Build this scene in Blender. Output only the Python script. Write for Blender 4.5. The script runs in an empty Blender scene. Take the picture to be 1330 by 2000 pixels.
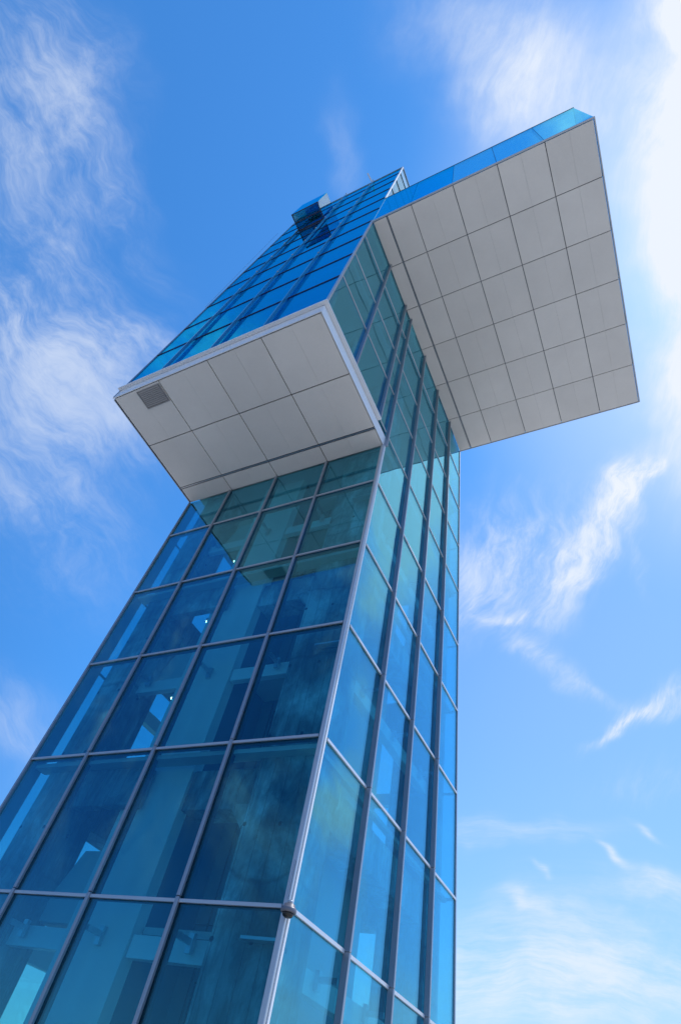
import bpy, bmesh, math, random
from mathutils import Matrix, Vector
random.seed(7)
C = bpy.context.scene.collection
sc = bpy.context.scene
PI = math.pi

# ------------------------------------------------------------------ camera
M = 2.0          # one glazing row is 2 m high; drawings below are in rows, built in metres
G = 1.7          # rows from the ground to the transom with the dome camera


def W(x, y, z):
    return Vector((x * M, y * M, (z + G) * M))


RC = [[0.8938254, 0.4151134, 0.1695790], [-0.2287508, 0.7473720, -0.6237854], [-0.3856803, 0.5187639, 0.7629776]]
cam_d = bpy.data.cameras.new('camera')
cam = bpy.data.objects.new('camera', cam_d)
C.objects.link(cam)
cam_d.sensor_fit = 'VERTICAL'
cam_d.sensor_height = 36
cam_d.lens = 36 * 1079.2 / 2000
cam_d.clip_end = 20000
m3 = Matrix((RC[0], [-v for v in RC[1]], [-v for v in RC[2]])).transposed()
cam.matrix_world = Matrix.Translation(W(1.9067, -3.0446, -0.9041)) @ m3.to_4x4()
sc.camera = cam

# ------------------------------------------------------------------ light
SUN = Vector((0.31, 0.347, 0.885)).normalized()
sd = bpy.data.lights.new('sun', 'SUN')
sd.energy = 3.6
sd.angle = math.radians(0.5)
sd.color = (1.0, 0.95, 0.88)
so = bpy.data.objects.new('sun', sd)
so.rotation_euler = SUN.to_track_quat('Z', 'Y').to_euler()
so.location = SUN * 200
C.objects.link(so)
sc.view_settings.view_transform = 'Standard'
sc.view_settings.look = 'None'
sc.view_settings.exposure = 0.0
sc.view_settings.gamma = 1
sc.cycles.max_bounces = 10
sc.cycles.transparent_max_bounces = 40
sc.cycles.glossy_bounces = 5
sc.cycles.diffuse_bounces = 4
sc.cycles.caustics_reflective = False


# ------------------------------------------------------------------ node helper
class NT:
    def __init__(s, tree):
        s.t = tree
        s.n = tree.nodes
        s.l = tree.links

    def link(s, a, sock):
        if isinstance(a, (int, float)):
            sock.default_value = a
        elif isinstance(a, (tuple, list)):
            sock.default_value = tuple(a) if len(sock.default_value) == len(a) else (*a, 1.0)
        else:
            s.l.new(a, sock)

    def math(s, op, a, b=None, c=None, clamp=False):
        n = s.n.new('ShaderNodeMath')
        n.operation = op
        n.use_clamp = clamp
        s.link(a, n.inputs[0])
        if b is not None:
            s.link(b, n.inputs[1])
        if c is not None:
            s.link(c, n.inputs[2])
        return n.outputs[0]

    def add(s, a, b): return s.math('ADD', a, b)
    def sub(s, a, b): return s.math('SUBTRACT', a, b)
    def mul(s, a, b): return s.math('MULTIPLY', a, b)

    def vmath(s, op, a, b):
        n = s.n.new('ShaderNodeVectorMath')
        n.operation = op
        s.link(a, n.inputs[0])
        s.link(b, n.inputs[1])
        return n.outputs['Value' if op == 'DOT_PRODUCT' else 'Vector']

    def comb(s, x, y, z):
        n = s.n.new('ShaderNodeCombineXYZ')
        for i, v in enumerate((x, y, z)):
            s.link(v, n.inputs[i])
        return n.outputs[0]

    def sep(s, v):
        n = s.n.new('ShaderNodeSeparateXYZ')
        s.l.new(v, n.inputs[0])
        return n.outputs

    def noise(s, vec, scale=1, detail=4, rough=.5, dist=0, col=False):
        n = s.n.new('ShaderNodeTexNoise')
        s.link(vec, n.inputs['Vector'])
        n.inputs['Scale'].default_value = scale
        n.inputs['Detail'].default_value = detail
        n.inputs['Roughness'].default_value = rough
        n.inputs['Distortion'].default_value = dist
        return n.outputs['Color' if col else 'Fac']

    def sstep(s, v, a, b, lo=0.0, hi=1.0):
        n = s.n.new('ShaderNodeMapRange')
        n.interpolation_type = 'SMOOTHSTEP'
        s.link(v, n.inputs[0])
        for i, q in enumerate((a, b, lo, hi)):
            n.inputs[i + 1].default_value = q
        return n.outputs[0]

    def mix(s, f, a, b, blend='MIX'):
        n = s.n.new('ShaderNodeMix')
        n.data_type = 'RGBA'
        n.blend_type = blend
        s.link(f, n.inputs[0])
        s.link(a, n.inputs[6])
        s.link(b, n.inputs[7])
        return n.outputs[2]

    def ramp(s, f, pts):
        n = s.n.new('ShaderNodeValToRGB')
        s.link(f, n.inputs[0])
        e = n.color_ramp.elements
        while len(e) < len(pts):
            e.new(.5)
        for q, (p, c) in zip(e, pts):
            q.position = p
            q.color = (*c, 1) if len(c) == 3 else c
        return n.outputs[0]


# ------------------------------------------------------------------ sky with high cirrus
w = bpy.data.worlds.new('World')
sc.world = w
w.cycles.sampling_method = 'MANUAL'
w.cycles.sample_map_resolution = 512
w.use_nodes = True
w.node_tree.nodes.clear()
N = NT(w.node_tree)
sky = N.n.new('ShaderNodeTexSky')
sky.sky_type = 'NISHITA'
sky.sun_disc = False
sky.sun_elevation = math.asin(SUN.z)
sky.sun_rotation = math.atan2(SUN.x, SUN.y)
sky.air_density = 1.0
sky.dust_density = 0.25
sky.ozone_density = 2.5
d = N.n.new('ShaderNodeTexCoord').outputs['Generated']
dr = N.vmath('DOT_PRODUCT', d, RC[0])
dd = N.vmath('DOT_PRODUCT', d, RC[1])
df = N.vmath('DOT_PRODUCT', d, RC[2])
dfc = N.math('MAXIMUM', df, 0.08)
X = N.add(N.mul(N.math('DIVIDE', dr, dfc), 1.0792), .665)   # tangent map of the sky laid on the camera's own axes, units ~ 1 rad
Y = N.add(N.mul(N.math('DIVIDE', dd, dfc), 1.0792), 1.0)
P = N.comb(X, Y, 0.0)
warp = N.noise(P, 2.2, 1, .4, 0, True)
warp2 = N.noise(P, 9.0, 2, .5, 0, True)


def scalev(v, k):
    n = N.n.new('ShaderNodeVectorMath')
    n.operation = 'SCALE'
    N.link(v, n.inputs[0])
    n.inputs['Scale'].default_value = k
    return n.outputs[0]


def warped(k, k2):
    a = N.vmath('SUBTRACT', warp, (.5, .5, .5))
    b = N.vmath('SUBTRACT', warp2, (.5, .5, .5))
    return N.vmath('ADD', N.vmath('ADD', P, scalev(a, k)), scalev(b, k2))


def family(blobs, ang, sa, sb, lo, hi, seed, k=.25, k2=.05, soft=.25, top=1.0, detail=7, rough=.66):
    wp = N.sep(warped(k, k2))
    t = math.radians(ang)
    a = N.add(N.mul(wp[0], math.cos(t)), N.mul(wp[1], math.sin(t)))
    b = N.sub(N.mul(wp[1], math.cos(t)), N.mul(wp[0], math.sin(t)))
    fib = N.noise(N.comb(N.mul(a, sa), N.mul(b, sb), seed), 1, detail, rough, 0)
    fine = N.noise(N.comb(N.mul(a, sa * 3.5), N.mul(b, sb * 4), seed + 5), 1, 5, .72, 0)
    clump = N.noise(N.comb(wp[0], wp[1], seed + 3), 4.5, 5, .6, 0)
    tex = N.add(N.add(N.mul(fib, .38), N.mul(fine, .28)), N.mul(clump, .34))
    tex = N.sstep(tex, lo, hi)
    bp = N.sep(warped(.20, .10))
    tot = None
    for (cx, cy, an, sx, sy, am) in blobs:
        r = math.radians(an)
        dx = N.sub(bp[0], cx / 1000)
        dy = N.sub(bp[1], cy / 1000)
        u = N.mul(N.add(N.mul(dx, math.cos(r)), N.mul(dy, math.sin(r))), 1000 / sx)
        v = N.mul(N.sub(N.mul(dy, math.cos(r)), N.mul(dx, math.sin(r))), 1000 / sy)
        e = N.math('EXPONENT', N.mul(N.add(N.mul(u, u), N.mul(v, v)), -1.0))
        e = N.mul(e, am)
        tot = e if tot is None else N.add(tot, e)
    # wisps: the texture eats into the patch from its rim inward
    q = N.mul(N.math('POWER', tot, .75), N.add(N.mul(tex, 1.25), soft * 1.15))
    return N.sstep(q, .03, 1.5, 0.0, top)


fam = [
    family([(10, 180, 65, 360, 120, .75), (90, 560, 60, 170, 150, .5), (140, 690, 42, 220, 80, .62), (30, 660, 60, 220, 70, .42), (60, 960, 50, 250, 130, .6),
            (270, 680, 40, 100, 36, .6), (130, 60, 60, 180, 80, .45), (200, 330, 62, 200, 50, .45), (30, 1420, 30, 140, 70, .45), (260, 850, 12, 200, 70, .4)],
           56, 2.6, 7.5, .34, .70, 1.3, k=.22, k2=.08, soft=.24, top=.62),
    family([(1440, 430, 82, 400, 150, 1.35), (1380, 110, 70, 130, 70, .6), (930, 60, 60, 200, 130, .20), (1070, 170, 50, 220, 110, .26),
            (960, 240, 100, 120, 80, .25), (660, 300, 95, 110, 34, .18), (1330, 800, 70, 160, 90, .35), (1040, -230, 40, 150, 70, .7), (1250, -300, 40, 60, 50, .5),
            (1560, 800, 60, 170, 90, .8), (1700, 960, 40, 130, 60, .6), (2250, 1500, 20, 200, 90, .9), (1950, 1250, 30, 120, 50, .4)],
           110, 2.0, 6, .28, .74, 7.7, k=.3, k2=.04, soft=.65, top=1.05),
    family([(1215, 930, -58, 90, 26, 1.2), (1140, 1040, -58, 120, 45, .85), (1075, 1140, -62, 90, 40, .6), (960, 1110, -45, 160, 80, .85), (1262, 885, -58, 30, 14, 1.0),
            (1060, 1290, 36, 130, 24, .55), (1270, 1395, -16, 110, 30, 1.0), (1190, 1420, -30, 60, 14, 1.0), (1130, 1465, -20, 50, 12, .9), (985, 1205, 0, 40, 12, .8),
            (1290, 1560, 0, 180, 60, .25), (1240, 1040, 75, 90, 22, .45)],
           -66, 3.6, 10, .34, .66, 3.9, k=.22, k2=.07, soft=.2, top=.9),
    family([(1100, 1930, 4, 420, 130, .8), (960, 1655, 4, 170, 28, .55), (1150, 1722, 38, 36, 10, 1), (1022, 1752, 35, 24, 9, 1),
            (1280, 1790, 8, 120, 26, .6), (1000, 1800, 30, 50, 10, .6), (1240, 1680, 30, 40, 10, .6), (700, 1950, 0, 900, 90, .3)],
           8, 2.2, 11, .34, .70, 9.1, k=.16, k2=.04, soft=.3, top=.8),
]
front = fam[0]
for f_ in fam[1:]:
    front = N.add(front, f_)
front = N.mul(front, N.sstep(df, .25, .45))
# the rest of the dome: loose streaky cirrus
gw = N.vmath('ADD', d, scalev(N.noise(d, 1.6, 3, .5, 0, True), .6))
gs = N.sep(gw)
g1 = N.noise(N.comb(N.mul(gs[0], 1.3), N.mul(gs[1], 5), N.mul(gs[2], 2.2)), 1.4, 8, .62, 0)
g2 = N.noise(d, 1.7, 3, .5, 0)
gen = N.mul(N.sstep(g1, .46, .66), N.sstep(g2, .36, .58))
gen = N.mul(gen, N.sub(1.0, N.sstep(df, .35, .6)))
# thin veil round the sun
veil = N.sstep(N.vmath('DOT_PRODUCT', d, tuple(SUN)), .86, 1.0, 0, .42)
dens = N.math('ADD', N.add(front, N.mul(gen, .75)), veil, clamp=True)
dz = N.sep(d)[2]
hazeb = N.mul(N.sstep(dz, -.02, .5, .6, 0.0), N.sstep(N.vmath('DOT_PRODUCT', d, (.67, .74, 0.0)), -.7, .8))
base = N.mix(1.0, sky.outputs[0], (.46, 1.19, 1.74), 'MULTIPLY')
# sky away from the sun darkened further to weaken its reflection in the glass
sdot = N.vmath('DOT_PRODUCT', d, tuple(SUN))
dk = N.sstep(sdot, -.1, .45, .42, 1.0)
base = N.mix(1.0, base, N.comb(dk, dk, N.math('POWER', dk, .8)), 'MULTIPLY')
base = N.mix(hazeb, base, (3.5, 4.4, 5.9))
base = N.mix(N.sstep(N.vmath('DOT_PRODUCT', d, (.17, .90, .40)), .72, 1.0, 0, .34), base, (4.0, 4.7, 5.9))
base = N.mix(N.mul(N.sstep(dz, -.02, .26, .8, 0.0), N.sstep(N.sep(d)[1], -.5, .3, .35, 1.0)), base, (4.7, 5.1, 5.8))
col = N.mix(dens, base, (5.7, 6.1, 6.7))
bg = N.n.new('ShaderNodeBackground')
N.link(col, bg.inputs[0])
bg.inputs[1].default_value = .15
wo = N.n.new('ShaderNodeOutputWorld')
N.l.new(bg.outputs[0], wo.inputs[0])


# ------------------------------------------------------------------ materials
def mat(name):
    m = bpy.data.materials.new(name)
    m.use_nodes = True
    m.node_tree.nodes.clear()
    n = NT(m.node_tree)
    out = n.n.new('ShaderNodeOutputMaterial')
    return m, n, out


def principled(n, out):
    b = n.n.new('ShaderNodeBsdfPrincipled')
    n.l.new(b.outputs[0], out.inputs[0])
    return b


def simple(name, col, rough=.5, metal=0.0, var=.06, scale=3.0, spec=.5, bump=0.0):
    m, n, out = mat(name)
    b = principled(n, out)
    tc = n.n.new('ShaderNodeTexCoord').outputs['Object']
    oi = n.n.new('ShaderNodeObjectInfo').outputs['Random']
    f = n.noise(tc, scale, 5, .6)
    v = n.add(n.add(1 - var * 1.5, n.mul(f, var * 2)), n.mul(oi, var))
    c = n.mix(1.0, col, n.comb(v, v, v), 'MULTIPLY')
    n.link(c, b.inputs['Base Color'])
    b.inputs['Roughness'].default_value = rough
    n.link(n.add(rough - .08, n.mul(f, .16)), b.inputs['Roughness'])
    b.inputs['Metallic'].default_value = metal
    b.inputs['Specular IOR Level'].default_value = spec
    if bump:
        bn = n.n.new('ShaderNodeBump')
        bn.inputs['Distance'].default_value = bump
        n.link(n.noise(tc, 30, 4, .6), bn.inputs['Height'])
        n.l.new(bn.outputs[0], b.inputs['Normal'])
    return m


def glass(name, T, Rf, f0=.07, power=5.0, wave=.004, edge=1.0):
    """coated glazing: tinted straight-through light plus a Schlick reflection"""
    m, n, out = mat(name)
    tc = n.n.new('ShaderNodeTexCoord').outputs['Object']
    oi = n.n.new('ShaderNodeObjectInfo').outputs['Random']
    off = n.comb(n.mul(oi, 37.0), n.mul(oi, 11.0), n.mul(oi, 23.0))
    tr = n.n.new('ShaderNodeBsdfTransparent')
    k = n.add(.94, n.mul(oi, .06))
    # faint rain streaks and dust film on the panes
    tcs = n.sep(tc)
    streak = n.noise(n.comb(n.mul(tcs[0], 7), n.mul(tcs[1], 7), n.mul(tcs[2], .35)), 1, 5, .6)
    k = n.mul(k, n.sstep(streak, .3, .8, 1.0, .99))
    n.link(n.mix(1.0, T, n.comb(k, k, k), 'MULTIPLY'), tr.inputs[0])
    gl = n.n.new('ShaderNodeBsdfGlossy')
    gl.inputs['Roughness'].default_value = 0.0
    n.link((*Rf, 1), gl.inputs[0])
    bn = n.n.new('ShaderNodeBump')
    bn.inputs['Distance'].default_value = wave * 1.3
    bn.inputs['Strength'].default_value = 1
    n.link(n.noise(n.vmath('ADD', tc, off), .8, 1, .4), bn.inputs['Height'])
    n.l.new(bn.outputs[0], gl.inputs['Normal'])
    lw = n.n.new('ShaderNodeLayerWeight')
    lw.inputs[0].default_value = .5
    fac = n.math('POWER', lw.outputs['Facing'], power)
    fac = n.add(f0, n.mul(fac, (1 - f0) * edge))
    mx = n.n.new('ShaderNodeMixShader')
    n.link(fac, mx.inputs[0])
    n.l.new(tr.outputs[0], mx.inputs[1])
    n.l.new(gl.outputs[0], mx.inputs[2])
    # thin dust that catches the sun
    df_ = n.n.new('ShaderNodeBsdfDiffuse')
    df_.inputs[0].default_value = (.45, .62, .68, 1)
    mx2 = n.n.new('ShaderNodeMixShader')
    n.link(n.sstep(streak, .35, .8, .0, .002), mx2.inputs[0])
    n.l.new(mx.outputs[0], mx2.inputs[1])
    n.l.new(df_.outputs[0], mx2.inputs[2])
    n.l.new(mx2.outputs[0], out.inputs[0])
    return m


GL = glass('blue_glass', (.54, .90, .95), (.30, .775, .97), f0=.042, power=2.25, wave=.006)
GLU = glass('blue_glass_upper', (.15, .64, .92), (.03, .80, .98), f0=.20, power=4)
WG = glass('wing_glass', (.50, .90, .98), (.25, .85, 1.0), f0=.05, power=3.0)
GLC = glass('clear_glass', (.66, .92, .93), (.8, .95, 1.0), f0=.05)
ALU = simple('aluminium', (.30, .34, .40), .36, .5, .05, 2.0)
ALUL = simple('aluminium_light', (.46, .49, .53), .34, .45, .05, 2.0)
DARK = simple('dark_gasket', (.03, .035, .04), .6, 0, .1)
WHITE = simple('white_metal', (.78, .79, .80), .45, .1, .04, 2.0)
WHITEI = simple('white_plaster', (.50, .50, .49), .7, 0, .05, 1.5)
GREYI = simple('grey_wall', (.10, .12, .17), .7, 0, .08, 1.2)
GREYM = simple('grey_cladding', (.18, .20, .23), .6, 0, .08, 1.2)
WHITEB = simple('bright_plaster', (.72, .72, .72), .7, 0, .05, 1.5)
ALUW = simple('aluminium_sunlit', (.66, .68, .72), .36, .3, .05, 2.0)  # paler aluminium: sunlight on the east transoms put into the colour
STEEL = simple('galvanised', (.55, .57, .60), .35, .8, .1, 8)
DKBLUE = simple('spandrel', (.05, .16, .34), .5, 0, .1, 1.0)


def soffit_mat():
    m, n, out = mat('soffit_panel')
    b = principled(n, out)
    tc = n.n.new('ShaderNodeTexCoord').outputs['Object']
    oi = n.n.new('ShaderNodeObjectInfo').outputs['Random']
    f = n.noise(tc, .9, 5, .55)
    f2 = n.noise(tc, 14, 4, .6)
    v = n.add(n.add(n.mul(f, .16), n.mul(f2, .05)), n.add(.765, n.mul(oi, .05)))
    n.link(n.mix(1.0, (.84, .82, .77), n.comb(v, v, v), 'MULTIPLY'), b.inputs['Base Color'])
    b.inputs['Roughness'].default_value = .42
    b.inputs['Specular IOR Level'].default_value = .35
    return m


SOFF = soffit_mat()


def concrete_mat():
    m, n, out = mat('board_concrete')
    b = principled(n, out)
    tc = n.n.new('ShaderNodeTexCoord').outputs['Object']
    s = n.sep(tc)
    u = n.add(s[0], s[1])
    # poured patches, vertical board marks, stains, tie holes
    big = n.noise(tc, .55, 6, .62, .8)
    stain = n.noise(n.comb(n.mul(s[0], 2.6), n.mul(s[1], 2.6), n.mul(s[2], 1.1)), 1, 7, .68, .5)
    grain = n.noise(tc, 40, 5, .7)
    lift = n.math('FRACT', n.add(n.mul(s[2], .62), n.mul(n.noise(tc, 1.3, 3, .5), .35)))
    seam = n.sstep(n.math('ABSOLUTE', n.sub(lift, .5)), 0.0, .035, .62, 1.0)
    bu = n.math('FRACT', n.mul(u, 4.3))
    board = n.sstep(n.math('ABSOLUTE', n.sub(bu, .5)), 0.0, .05, .58, 1.0)
    hz = n.sub(n.math('FRACT', n.mul(s[2], 1 / 1.25)), .5)
    hu = n.sub(n.math('FRACT', n.mul(u, 1 / .55)), .5)
    r = n.math('SQRT', n.add(n.math('POWER', n.mul(hz, 1.25), 2.0), n.math('POWER', n.mul(hu, .55), 2.0)))
    hole = n.sstep(r, .02, .036, .08, 1.0)
    c = n.ramp(n.add(n.mul(big, .5), n.mul(stain, .5)), [(.37, (.06, .06, .06)), (.45, (.17, .17, .165)), (.52, (.33, .34, .34)), (.60, (.62, .66, .68))])
    v = n.mul(n.mul(n.mul(seam, board), hole), n.add(.85, n.mul(grain, .3)))
    n.link(n.mix(1.0, c, n.comb(v, v, v), 'MULTIPLY'), b.inputs['Base Color'])
    b.inputs['Roughness'].default_value = .85
    bn = n.n.new('ShaderNodeBump')
    bn.inputs['Distance'].default_value = .01
    n.link(n.mul(v, 1.0), bn.inputs['Height'])
    n.l.new(bn.outputs[0], b.inputs['Normal'])
    return m


CONC = concrete_mat()


def ground_mat():
    m, n, out = mat('paving')
    b = principled(n, out)
    tc = n.n.new('ShaderNodeTexCoord').outputs['Object']
    br = n.n.new('ShaderNodeTexBrick')
    n.link(tc, br.inputs['Vector'])
    br.inputs['Scale'].default_value = 1.0
    br.inputs['Color1'].default_value = (.47, .44, .405, 1)
    br.inputs['Color2'].default_value = (.41, .39, .36, 1)
    br.inputs['Mortar'].default_value = (.15, .15, .14, 1)
    br.inputs['Mortar Size'].default_value = .012
    f = n.noise(tc, .3, 6, .6)
    v = n.add(.8, n.mul(f, .4))
    n.link(n.mix(1.0, br.outputs[0], n.comb(v, v, v), 'MULTIPLY'), b.inputs['Base Color'])
    b.inputs['Roughness'].default_value = .8
    return m


def emit(name, c, s):
    m, n, out = mat(name)
    e = n.n.new('ShaderNodeEmission')
    e.inputs[0].default_value = (*c, 1)
    e.inputs[1].default_value = s
    n.l.new(e.outputs[0], out.inputs[0])
    return m


LAMP = emit('lamp_glow', (1, .9, .7), 9)


# ------------------------------------------------------------------ mesh helpers (rows -> metres)
class MB:
    def __init__(s):
        s.bm = bmesh.new()

    def box(s, x0, x1, y0, y1, z0, z1, bev=0.0):
        a = W(x0, y0, z0)
        b = W(x1, y1, z1)
        r = bmesh.ops.create_cube(s.bm, size=1)
        for v in r['verts']:
            v.co = Vector((a.x + (v.co.x + .5) * (b.x - a.x), a.y + (v.co.y + .5) * (b.y - a.y), a.z + (v.co.z + .5) * (b.z - a.z)))
        if bev:
            es = list({e for v in r['verts'] for e in v.link_edges})
            bmesh.ops.bevel(s.bm, geom=es, offset=bev, segments=1, affect='EDGES')
        return s

    def prism(s, poly, axis, a, b):
        """polygon given in the two other axes, swept along one axis"""
        def pt(p, t):
            if axis == 'x':
                return W(t, p[0], p[1])
            if axis == 'y':
                return W(p[0], t, p[1])
            return W(p[0], p[1], t)
        v0 = [s.bm.verts.new(pt(p, a)) for p in poly]
        v1 = [s.bm.verts.new(pt(p, b)) for p in poly]
        s.bm.faces.new(v0)
        s.bm.faces.new(list(reversed(v1)))
        n = len(poly)
        for i in range(n):
            s.bm.faces.new((v0[i], v1[i], v1[(i + 1) % n], v0[(i + 1) % n]))
        return s

    def tube(s, p, q, r, seg=10, r2=None):
        p = W(*p)
        q = W(*q)
        d_ = q - p
        res = bmesh.ops.create_cone(s.bm, cap_ends=True, segments=seg, radius1=r, radius2=r if r2 is None else r2, depth=d_.length)
        mt = Matrix.Translation((p + q) / 2) @ d_.to_track_quat('Z', 'Y').to_matrix().to_4x4()
        bmesh.ops.transform(s.bm, matrix=mt, verts=res['verts'])
        return s

    def build(s, name, m, parent=None, origin=None, smooth=False):
        bmesh.ops.recalc_face_normals(s.bm, faces=s.bm.faces)
        me = bpy.data.meshes.new(name)
        if origin is not None:
            bmesh.ops.translate(s.bm, verts=s.bm.verts, vec=-origin)
        s.bm.to_mesh(me)
        s.bm.free()
        me.materials.append(m)
        if smooth:
            for p in me.polygons:
                p.use_smooth = True
        o = bpy.data.objects.new(name, me)
        C.objects.link(o)
        if origin is not None:
            o.location = origin
        if parent:
            o.parent = parent
        return o


# ------------------------------------------------------------------ dimensions
B = .7325                      # bay
XL = [-2.918, -2.2254, -1.4938, -.7586, 0.0]          # columns of the south face
YR = [0.0, .7362, 1.4651, 2.1884, 2.918]              # fins of the east face
Wd, D = 2.918, 2.918
CF = 1.712                     # how far the upper block stands forward
ZF = 4.715                     # soffit of the forward block
FH = ZF + .185                 # top of its fascia
ZS = 8.919                     # soffit of the east wing
XW = 3.350                     # reach of the wing
ZWT = 10.85                    # top of the wing's glass
ZT = 14.77                     # top of the tower
ZB = -1.70                     # ground

# ground
gm = MB()
gm.box(-1500, 1500, -1500, 1500, ZB - .2, ZB)
g = gm.build('ground', ground_mat())
g['kind'] = 'structure'

tower = bpy.data.objects.new('observation_tower', None)
C.objects.link(tower)
tower['label'] = 'tall square blue glass tower with a cantilevered viewing wing and pale panelled undersides'
tower['category'] = 'tower'


def part(mb, name, m, parent=tower, label=None, **kw):
    o = mb.build(name, m, parent, **kw)
    if label:
        o['label'] = label
    return o


def pane(x0, x1, y0, y1, z0, z1, m=GL, parent=tower):
    return part(MB().box(x0, x1, y0, y1, z0, z1), 'glass_pane', m, parent)


GT = .008    # pane thickness, rows
g_ = .006
# ---- south face of the shaft, below the forward block
ROWS = [ZB + .1, -1, 0, 1, 2, 3, 4, ZF - .005]
for k in range(1, len(ROWS) - 1):
    for i in range(4):
        pane(XL[i] + g_, XL[i + 1] - g_, 0, GT, ROWS[k] + g_, ROWS[k + 1] - g_)
for i in (1, 2, 3):
    x = XL[i]
    zz = ZB
    mb = MB()
    for z1 in (-1 + .02, 0 + .02, 1.02, 2.02, 3.02, 4.02, ZF - .004):      # spliced at every row
        mb.box(x - .0135, x + .0135, -.024, -.002, zz + .002, z1 - .002, .004)
        zz = z1
    part(mb, 'mullion', ALU)
    part(MB().box(x - .011, x + .011, .012, .07, ZB, ZF - .01), 'mullion_back', DARK)
for k in range(1, len(ROWS) - 1):
    z = ROWS[k]
    part(MB().box(-Wd + .01, -.03, -.015, -.001, z - .010, z + .010, .003), 'transom', ALUL)
    part(MB().box(-Wd + .03, -.03, .012, .05, z - .010, z + .010), 'transom_back', DARK)
# corner posts
part(MB().box(-.018, .016, -.026, -.002, ZB, ZF - .004, .006), 'corner_post', ALUL)
part(MB().box(.003, .022, -.0015, .02, ZB, ZF - .004, .005), 'corner_highlight', WHITE)  # white strip added as the bright sunlit edge of the post
part(MB().box(-Wd - .012, -Wd + .010, -.020, .02, ZB, ZF - .004, .005), 'corner_post', ALU)
part(MB().box(-.02, -.002, .010, .045, ZB, ZF), 'corner_gasket', DARK)

# ---- east face (continuous up to the wing, runs on forward above ZF)
RZ = [-1, 0, 1, 2, 3, 4, 5, 6, 7, 8, ZS - .005]
for i in range(4):
    for k in range(len(RZ) - 1):
        pane(-GT, 0, YR[i] + g_, YR[i + 1] - g_, RZ[k] + g_, RZ[k + 1] - g_)
YF = [-CF, -.974, -.254, 0.0]
for i in range(3):
    zz = [ZF + .22 + .03, 5, 6, 7, 8, ZS - .005]
    for k in range(5):
        pane(-GT, 0, YF[i] + g_, YF[i + 1] - g_, zz[k] + g_, zz[k + 1] - g_, GL)


def fin(y, z0, z1, m=ALU):
    mb = MB()
    z = z0
    while z < z1 - .01:
        zn = min(math.floor(z + 1.0001), z1)
        mb.box(.002, .048, y - .012, y + .014, z + .0015, zn - .0015, .004)
        z = zn
    return part(mb, 'fin', m)


for y in YR[1:4]:
    fin(y, ZB, ZS - .004)
fin(0.012, ZF - .02, ZS - .004)
for y in YF[1:3]:
    fin(y, ZF + .22, ZS - .004)
part(MB().box(-.02, .012, D - .012, D + .012, ZB, ZS, .004), 'corner_post', ALUL)
for z in RZ[:-1]:
    ys = ([-CF] if z >= 5 else []) + ([0.0] if z < 5 else []) + YR[1:]
    pts = (YF if z >= 5 else [0.03]) + YR[1:]
    mb = MB()
    for a, b in zip(pts[:-1], pts[1:]):
        ht = .011 if z < 5 else .0045
        mb.box(.001, .014, a + .016, b - .014, z - ht, z + ht, .003)
    part(mb, 'transom', ALUW)

# ---- west and north faces (seen from inside through the glass)
mb = MB()
mb2 = MB()
for k in range(len(RZ) - 1):
    for i in range(4):
        mb.box(-Wd, -Wd + GT, YR[i] + g_, YR[i + 1] - g_, RZ[k] + g_, RZ[k + 1] - g_)
        mb.box(XL[i] + g_, XL[i + 1] - g_, D - GT, D, RZ[k] + g_, RZ[k + 1] - g_)
for y in YR[1:4]:
    mb2.box(-Wd - .045, -Wd - .002, y - .012, y + .012, ZB, ZT)
for x in XL[1:4]:
    mb2.box(x - .014, x + .014, D + .002, D + .045, ZB, ZT)
for z in RZ[:-1]:
    mb2.box(-Wd - .012, -Wd - .001, .0, D, z - .012, z + .012)
    mb2.box(-Wd + .02, -.02, D + .001, D + .014, z - .012, z + .012)
part(mb, 'rear_glazing', GLC)
part(mb2, 'rear_frame', ALU)

# ---- forward block, south glass
FZ = [ZF + .22 + .03, 5, 6, 7, 8, 9, 10, 11, 12, 13, 14, ZT - .02]
for k in range(len(FZ) - 1):
    if k < 8:
        for i in range(4):
            pane(XL[i] + g_, XL[i + 1] - g_, -CF, -CF + GT, FZ[k] + g_, FZ[k + 1] - g_, GLU)
mb = MB()
for k in range(8, len(FZ) - 1):
    for i in range(4):
        mb.box(XL[i] + g_, XL[i + 1] - g_, -CF, -CF + GT, FZ[k] + g_, FZ[k + 1] - g_)
part(mb, 'upper_glazing', GLU)
for z in FZ[1:-1]:
    part(MB().box(-Wd + .01, -.012, -CF - .010, -CF - .001, z - .0055, z + .0055, .002), 'transom', DARK)
FIN = simple('blue_fin', (.05, .30, .50), .25, .3, .05, 2.0)
for x in XL[1:4]:
    f_ = part(MB().box(x - .010, x + .010, -CF - .050, -CF - .011, FH + .03, ZT - .03, .003), 'fin', FIN)
    for z in FZ[4:]:
        part(MB().box(x - .014, x + .014, -CF - .058, -CF - .035, z - .018, z + .006, .003), 'fin_clamp', STEEL, f_)
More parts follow.
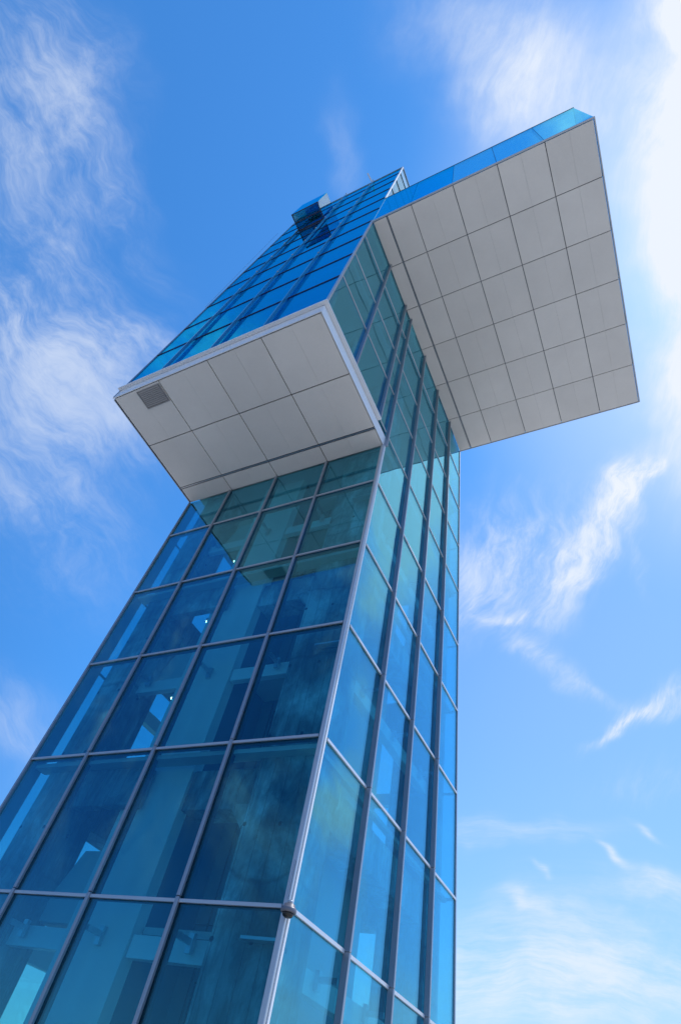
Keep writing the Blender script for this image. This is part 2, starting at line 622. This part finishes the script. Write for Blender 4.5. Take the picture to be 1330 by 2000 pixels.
# west glass and frame of the block and the upper tower
mb = MB()
for k in range(len(FZ) - 1):
    for a, b in zip(YF[:-1], YF[1:]):
        mb.box(-Wd, -Wd + GT, a + g_, b - g_, FZ[k] + g_, FZ[k + 1] - g_)
    if FZ[k] >= 8:
        for a, b in zip(YR[:-1], YR[1:]):
            mb.box(-Wd, -Wd + GT, a + g_, b - g_, max(FZ[k], ZS) + g_, FZ[k + 1] - g_)
part(mb, 'side_glazing', GL)
mb = MB()
for z in FZ[1:-1]:
    mb.box(-Wd - .010, -Wd - .001, -CF, D, z - .010, z + .010)
part(mb, 'side_frame', ALU)
part(MB().box(-Wd - .012, -Wd + .012, -CF - .012, -CF + .012, ZF + .02, ZT, .004), 'corner_post', ALU)
part(MB().box(-.016, .016, -CF - .016, -CF + .012, ZF + .22, ZS - .005, .005), 'corner_post', ALUL)
part(MB().box(-.010, .016, -CF - .016, -CF + .012, ZWT + .01, ZT, .005), 'corner_post', WHITE)
# east glass above the wing
for z0, z1 in zip([ZWT - 1.9, 11, 12, 13, 14], [11, 12, 13, 14, ZT - .02]):
    mb = MB()
    for a, b in zip([-CF, -.974, -.254] + YR[1:4], [-.974, -.254] + YR[1:4] + [D]):
        mb.box(-GT, 0, a + g_, b - g_, z0 + g_, z1 - g_)
    part(mb, 'glass_band', GLC)
for z in (11, 12, 13, 14):
    part(MB().box(.001, .012, -CF + .02, D, z - .012, z + .012), 'transom', DARK)
# parapet coping and roof
part(MB().box(-Wd - .015, .018, -CF - .018, -CF + .02, ZT - .02, ZT + .01, .004).box(-Wd - .015, -Wd + .02, -CF + .021, D, ZT - .02, ZT + .01)
     .box(-.02, .018, -CF + .021, D, ZT - .02, ZT + .01), 'coping', ALU)
part(MB().box(-Wd + .03, -.03, -CF + .03, D - .03, ZT - .6, ZT - .5), 'roof', WHITEI)

# ---- forward soffit with its fascia
sof = part(MB().box(-Wd, -.002, -CF + .01, -.002, ZF + .03, ZF + .06), 'soffit', DARK, label='pale grey underside of the forward block, in two rows of large panels')


def panels(xs, ys, z, parent, gap=.012, halves=True, skip=()):
    """grid of panels, each folded from two sheets with a hairline between"""
    for a, b in zip(xs[:-1], xs[1:]):
        for c_, d_ in zip(ys[:-1], ys[1:]):
            mb = MB()
            t = random.uniform(-.0008, .0008)
            if halves and b - a > .5:
                mid = (a + b) / 2
                mb.box(a + gap / 2, mid - .0006, c_ + gap / 2, d_ - gap / 2, z + t, z + .02)
                t = random.uniform(-.0008, .0008)
                mb.box(mid + .0006, b - gap / 2, c_ + gap / 2, d_ - gap / 2, z + t, z + .02)
            else:
                mb.box(a + gap / 2, b - gap / 2, c_ + gap / 2, d_ - gap / 2, z + t, z + .02)
            part(mb, 'soffit_panel', SOFF, parent)


xs1 = [-Wd + .012, -2.205, -1.483, -.750, -.006]
panels(xs1, [-CF + .008, -.980, -.270], ZF, sof)
panels(xs1, [-.244, -.004], ZF, sof)
part(MB().box(-Wd + .014, -.008, -.263, -.251, ZF + .004, ZF + .02), 'reveal_strip', STEEL, sof)
part(MB().box(-2.56, -2.225, -CF + .045, -CF + .27, ZF - .003, ZF - .0005), 'access_hatch', simple('dark_hatch', (.22, .215, .21), .3, .2, .05), sof)
vf = MB()
for i in range(9):
    y = -CF + .052 + i * .0235
    vf.prism([(y, ZF - .0035), (y + .014, ZF - .0115), (y + .016, ZF - .0105), (y + .002, ZF - .0035)], 'x', -2.55, -2.235)
vf.box(-2.57, -2.56, -CF + .035, -CF + .28, ZF - .008, ZF - .0005).box(-2.226, -2.216, -CF + .035, -CF + .28, ZF - .008, ZF - .0005)
vf.box(-2.56, -2.226, -CF + .035, -CF + .044, ZF - .008, ZF - .0005).box(-2.56, -2.226, -CF + .271, -CF + .28, ZF - .008, ZF - .0005)
part(vf, 'vent_louvre', simple('louvre_grey', (.33, .33, .33), .5), sof)
# fascia: upright white band round two sides with a pale ledge above it
part(MB().box(-Wd - .004, .004, -CF - .006, -CF + .004, ZF - .004, FH - .001).box(-.004, .004, -CF + .0045, -.002, ZF - .004, FH - .001), 'fascia', WHITE)
part(MB().box(-Wd - .006, .052, -CF - .050, -CF - .0065, FH, FH + .022, .004).box(.0045, .052, -CF - .006, -.245, FH, FH + .022, .004), 'ledge', WHITE)
part(MB().box(-Wd - .012, -Wd - .0005, -CF + .02, -.002, ZF, ZF + .03), 'edge_strip', ALU)

# ---- east wing: an open deck walled in glass
wing = part(MB().box(.004, XW - .03, -CF + .03, D - .03, ZS + .03, ZS + .14), 'wing_deck', GREYI, label='open viewing deck reaching out from the tower, walled in blue glass')
xs2 = [.006, .230]
xs3 = [.248, .652, 1.324, 1.997, 2.675, XW - .022]
ysw = [-CF + .022] + [-CF + .7717 * k for k in range(1, 6)] + [D - .012]
panels(xs2, ysw, ZS, wing, .011)
panels(xs3, ysw, ZS, wing, .011)
part(MB().box(.236, .242, -CF + .03, D - .02, ZS + .002, ZS + .02), 'reveal_strip', STEEL, wing)
part(MB().box(.0, XW, -CF - .004, -CF + .018, ZS - .004, ZS + .045, .004), 'fascia', ALUL, wing)
part(MB().box(XW - .018, XW, -CF + .0185, D, ZS - .004, ZS + .045, .004), 'fascia', ALUL, wing)
part(MB().box(.0, XW - .019, D - .008, D + .004, ZS - .004, ZS + .045, .004), 'fascia', ALUL, wing)
xw = [.012, .652, 1.324, 1.997, 2.675, XW - .006]
for a, b in zip(xw[:-1], xw[1:]):
    pane(a + .004, b - .004, -CF + .001, -CF + .001 + GT, ZS + .048, ZWT, GLU if b < 1.4 else WG, wing)
for x in xw[1:-1]:
    part(MB().box(x - .006, x + .006, -CF + .010, -CF + .06, ZS + .046, ZWT - .003), 'wing_mullion', DKBLUE, wing)
part(MB().box(.016, XW, -CF - .003, -CF + .014, ZWT + .001, ZWT + .016, .002), 'handrail', DARK, wing)
mb = MB()
for a, b in zip(ysw[:-1], ysw[1:]):
    mb.box(XW - .010, XW - .003, a + .004, b - .004, ZS + .048, ZWT)
    mb.box(.01, .01 + .001, a, a + .001, ZS + .2, ZS + .201) if False else None
part(mb, 'wing_end_glazing', GL, wing)
mb = MB()
for y in ysw[1:-1]:
    mb.box(XW - .06, XW - .012, y - .006, y + .006, ZS + .046, ZWT - .003)
part(mb, 'wing_mullion', DKBLUE, wing)
part(MB().box(XW - .014, XW + .001, -CF + .015, D, ZWT + .001, ZWT + .016, .002), 'handrail', DARK, wing)
mb = MB()
for a, b in zip(xw[:-1], xw[1:]):
    mb.box(a + .004, b - .004, D - GT, D, ZS + .048, ZWT)
part(mb, 'wing_rear_glazing', GL, wing)

# ---- projecting glass look-out box
bx0, bx1, by0, by1, bz0, bz1 = -2.215, -1.570, -2.083, -CF - .002, 12.16, 13.22
box = part(MB().box(bx0, bx1, by0 + .01, -CF - .002, bz0, bz0 + .012), 'lookout_floor', glass('floor_glass', (.28, .62, .66), (.4, .9, .9), f0=.10), label='glass floor of the small projecting look-out box')
fr = MB()
for a, b in (((bx0, bx0 + .016), (by0, by1)), ((bx1 - .016, bx1), (by0, by1))):
    fr.box(a[0], a[1], b[0] + .017, b[1], bz0 - .02, bz0 - .001, .002)
fr.box(bx0, bx1, by0, by0 + .016, bz0 - .02, bz0 - .001, .002)
fr.box(bx0 + .017, bx1 - .017, by1 - .03, by1, bz0 - .02, bz0 - .0015, .002)
fr.box(bx0 + .017, bx1 - .017, -1.91, -1.89, bz0 - .018, bz0 - .002, .002)
part(fr, 'lookout_frame', DARK)
pane(bx0 + .004, bx1 - .004, by0, by0 + .007, bz0 + .001, bz1, GLU)
pane(bx0, bx0 + .006, by0 + .008, -CF - .002, bz0 + .013, bz1, GLC)
pane(bx1 - .006, bx1, by0 + .008, -CF - .002, bz0 + .013, bz1, GLC)
part(MB().box(bx0, bx1, by0 + .01, -CF - .002, bz1 + .001, bz1 + .012), 'lookout_roof', GLU)
mb = MB()
for x in (bx0 + .012, bx1 - .012 - .02):
    for y in (by0 + .012, by1 - .04):
        mb.box(x, x + .02, y, y + .02, bz0 + .016, bz0 + .05)
        mb.box(x, x + .02, y, y + .02, bz1 - .04, bz1 - .004)
part(mb, 'lookout_bracket', DARK)
part(MB().box(bx0 + .30, bx1 - .08, -1.86, -1.77, bz0 + .10, bz0 + .13).box(bx0 + .32, bx0 + .35, -1.85, -1.78, bz0 + .014, bz0 + .10).box(bx1 - .13, bx1 - .10, -1.85, -1.78, bz0 + .014, bz0 + .10), 'lookout_bench', simple('bench', (.05, .08, .10), .6))

# window-cleaning arms and the safety line
part(MB().tube((-.80, -CF + .06, ZT + .02), (-.86, -CF - .22, ZT + .16), .035).tube((-.80, -CF + .06, ZT - .3), (-.80, -CF + .06, ZT + .03), .05), 'davit_arm', STEEL)
part(MB().tube((-2.02, -1.95, bz1 + .01), (-2.08, -2.03, bz1 + .36), .022), 'davit_arm', STEEL)
part(MB().tube((-2.93, -CF - .10, 12.9), (-2.95, -CF - .02, 8.0), .006, 6), 'safety_line', STEEL)

# ------------------------------------------------------------------ structure seen through the glass
def pier(x0, x1, y0, y1, z0=ZB, z1=ZT - .7):
    part(MB().box(x0, x1, y0, y1, z0, z1, .02), 'concrete_pier', CONC)


pier(-.56, -.10, .125, .50)
pier(-2.76, -2.36, .125, .50)
pier(-.56, -.10, D - .50, D - .12)
pier(-2.76, -2.36, D - .50, D - .12)
for z in (-1, 1, 3):
    mb = MB()
    mb.box(-2.359, -1.60, .13, .21, z - .36, z - .065, .01)            # south ring beam
    mb.box(-1.235, -.561, .24, .46, z - .36, z - .065, .01)
    mb.box(-2.359, -.561, D - .40, D - .16, z - .36, z - .065, .01)
    mb.box(-.42, -.16, .501, D - .501, z - .36, z - .065, .01)
    mb.box(-2.70, -2.44, .501, D - .501, z - .36, z - .065, .01)
    # splayed heads on the piers
    mb.prism([(-.561, z - .36), (-.561, z - .56), (-.75, z - .36)], 'y', .17, .39)
    mb.prism([(-.10, z - .30), (-.072, z - .24), (-.072, z - .065), (-.10, z - .065)], 'y', .14, .49)
    part(mb, 'ring_beam', CONC)
    part(MB().box(-Wd + .05, -.05, .04, .158, z - .062, z - .03), 'ceiling_edge', WHITEI)
    part(MB().box(-.098, -.05, .17, D - .1, z - .062, z - .03), 'ceiling_edge', WHITEI)
    part(MB().box(-.59, -.43, .51, D - .51, z - .10, z - .062), 'floor_slab', WHITEI)
for z in (-2 + .5, 0, 2, 4):
    mb = MB()
    if z < 0:
        continue
    mb.box(-2.359, -1.83, .24, .30, z - .24, z - .12, .004)
    mb.box(-1.235, -.561, .24, .30, z - .24, z - .12, .004)
    mb.box(-.24, -.16, .501, D - .501, z - .24, z - .12, .004)
    mb.box(-2.68, -2.60, .501, D - .501, z - .24, z - .12, .004)
    mb.box(-2.359, -.561, D - .30, D - .22, z - .24, z - .12, .004)
    part(mb, 'steel_beam', WHITE)
    mb = MB()
    for x in (XL[1] + .02, XL[2] + .02, XL[3] + .02):
        mb.box(x - .012, x + .012, .071, .218, z - .16, z - .13)
        mb.box(x - .02, x + .02, .19, .2185, z - .20, z - .10)
    for y in YR[1:4]:
        mb.box(-.158, -.012, y - .012, y + .012, z - .16, z - .13)
        mb.box(-.1585, -.13, y - .02, y + .02, z - .20, z - .10)
    mb.box(-.30, -.06, .06, .12, z - .14, z - .125)
    part(mb, 'beam_bracket', STEEL)
    part(MB().box(-1.23, -.57, .31, .79, z - .10, z - .06), 'floor_slab', WHITEI)

part(MB().box(-Wd + .012, -Wd + .03, .012, .13, ZB, ZF), 'return_panel', simple('return_grey', (.30, .33, .38), .6))
# lift core: white cheek wall, grey shaft front, side wall
part(MB().box(-1.82, -1.24, .22, .32, ZB, ZT - .8), 'cheek_wall', WHITEB)
part(MB().box(-1.24, -.62, .80, .86, ZB, ZT - .8), 'shaft_wall', GREYM, label='grey panelled lift shaft wall behind the concrete pier')
mb = MB()
for x in (-1.12, -.88):
    mb.box(x - .004, x + .004, .793, .7995, ZB, 8.8)
for z in range(-1, 9):
    mb.box(-1.23, -.63, .794, .7990, z + .10 - .003, z + .10 + .003)
part(mb, 'panel_joint', DARK)
part(MB().box(-.66, -.60, .861, 2.1, ZB, ZT - .8), 'shaft_wall', WHITEI)
part(MB().box(-1.30, -1.24, .321, 2.2, ZB, ZT - .8), 'shaft_wall', GREYI)
part(MB().box(-1.239, -.60, 2.101, 2.18, ZB, ZT - .8), 'shaft_wall', WHITEI)

# stair: half landings and flights with solid white strings
for k in range(-1, 9):
    z = k
    south = (k % 2 == 0)
    ya, yb = (.42, .78) if south else (2.15, 2.55)
    st = part(MB().box(-2.34, -1.68, ya, yb, z - .06, z, .003), 'stair_landing', WHITEI)
    if south:
        part(MB().prism([(-2.34, z - .055), (-2.34, z + .12), (-2.20, z + .42), (-1.94, z + .42), (-1.94, z - .055)], 'y', .40, .418), 'balustrade', WHITEI, st)
    else:
        part(MB().box(-2.34, -1.68, 2.552, 2.57, z - .05, z + .42), 'balustrade', WHITEI, st)
    a, b = ((.781, 2.149) if south else (2.149, .781))
    x0, x1 = ((-2.33, -2.03) if south else (-1.98, -1.69))
    mb = MB()
    ns = 11
    for s_ in range(ns):
        y0 = a + (b - a) * s_ / ns
        y1 = a + (b - a) * (s_ + 1) / ns
        zz = z + (s_ + 1) / ns - .003
        mb.box(x0, x1, min(y0, y1), max(y0, y1), zz - .10 - .03, zz)
    fl = part(mb, 'stair_flight', WHITEI)
    for xx in (x0 - .012, x1 + .002):
        part(MB().prism([(a, z - .10), (a, z + .40), (b, z + 1.40), (b, z + .90)], 'x', xx, xx + .010), 'stair_string', WHITE, fl)
for k in range(-1, 6):
    if k == 5:
        continue
    lm = part(MB().tube((-2.20, .56, k - .10), (-2.20, .56, k - .064), .05, 14), 'downlight', WHITE)
    part(MB().tube((-2.20, .56, k - .112), (-2.20, .56, k - .101), .030, 14), 'lamp_lens', LAMP, lm)

# upper floors of the tower: slabs, blinds behind the glass
for z in (5, 7, 9, 11, 13):
    part(MB().box(-Wd + .05, -.05, -CF + .06, D - .06, z - .14, z - .02), 'floor_slab', WHITEI)
part(MB().box(-2.20, -.06, -CF + .10, -CF + .12, 5.0, 8.84), 'blind_wall', DKBLUE)
part(MB().box(-2.20, -.06, -CF + .10, -CF + .12, 9.02, ZT - .7), 'blind_wall', DKBLUE)
for y in (-1.35, -.62, .37, 1.1, 1.83, 2.55):
    part(MB().box(-.50, -.40, y - .05, y + .05, 5.02, ZS), 'column', WHITEI)

# ------------------------------------------------------------------ dome camera on the corner
cc = bpy.data.objects.new('security_camera', None)
C.objects.link(cc)
cc['label'] = 'small grey dome security camera fixed to the corner post of the glass tower'
cc['category'] = 'security camera'
cc.location = W(.045, -.055, -.035)
cc.scale = (.9, .9, .75)


def lathe(name, prof, m, parent, seg=28):
    bm = bmesh.new()
    rings = []
    for r, z in prof:
        rings.append([bm.verts.new((r * math.cos(2 * PI * i / seg), r * math.sin(2 * PI * i / seg), z)) for i in range(seg)])
    for a, b in zip(rings[:-1], rings[1:]):
        for i in range(seg):
            bm.faces.new((a[i], a[(i + 1) % seg], b[(i + 1) % seg], b[i]))
    bm.faces.new(rings[0])
    bm.faces.new(rings[-1])
    bmesh.ops.recalc_face_normals(bm, faces=bm.faces)
    me = bpy.data.meshes.new(name)
    bm.to_mesh(me)
    bm.free()
    for p in me.polygons:
        p.use_smooth = True
    me.materials.append(m)
    o = bpy.data.objects.new(name, me)
    C.objects.link(o)
    o.parent = parent
    return o


DG = simple('camera_grey', (.17, .17, .20), .4, .1, .04)
lathe('housing', [(.05, .085), (.066, .08), (.07, .05), (.088, .04), (.095, .02), (.095, -.012), (.088, -.022), (.075, -.024)], DG, cc)
lathe('dome', [(.072, -.022), (.068, -.045), (.055, -.066), (.035, -.08), (.012, -.086)], simple('smoked_dome', (.02, .02, .02), .08, 0, .02), cc)
lathe('bracket', [(.03, .13), (.034, .12), (.034, .0855)], ALUL, cc)

# small fittings: stair rails, conduit and switch box in the shaft recess, pipe beside the corner pier, camera conduit
for k in range(-1, 5):
    south = k % 2 == 0
    a, b = ((.78, 2.15) if south else (2.15, .78))
    xx = -2.01 if south else -1.99
    part(MB().tube((xx, a, k + .46), (xx, b, k + 1.46), .022, 8).tube((xx, a, k), (xx, a, k + .46), .018, 8), 'stair_rail', STEEL)
for k in (-1, 1, 3):
    part(MB().box(-1.10, -1.06, .775, .80, k + .32, k + .40, .003).tube((-1.08, .79, k + .40), (-1.08, .79, k + .78), .010, 8).tube((-1.08, .79, k + .78), (-.92, .79, k + .78), .010, 8), 'conduit', DARK)
    part(MB().tube((-.62, .30, k - .9), (-.62, .30, k + 1.0), .014, 8), 'drain_pipe', STEEL)
part(MB().tube((.006, -.034, .03), (.006, -.034, .22), .006, 8), 'camera_conduit', ALU)
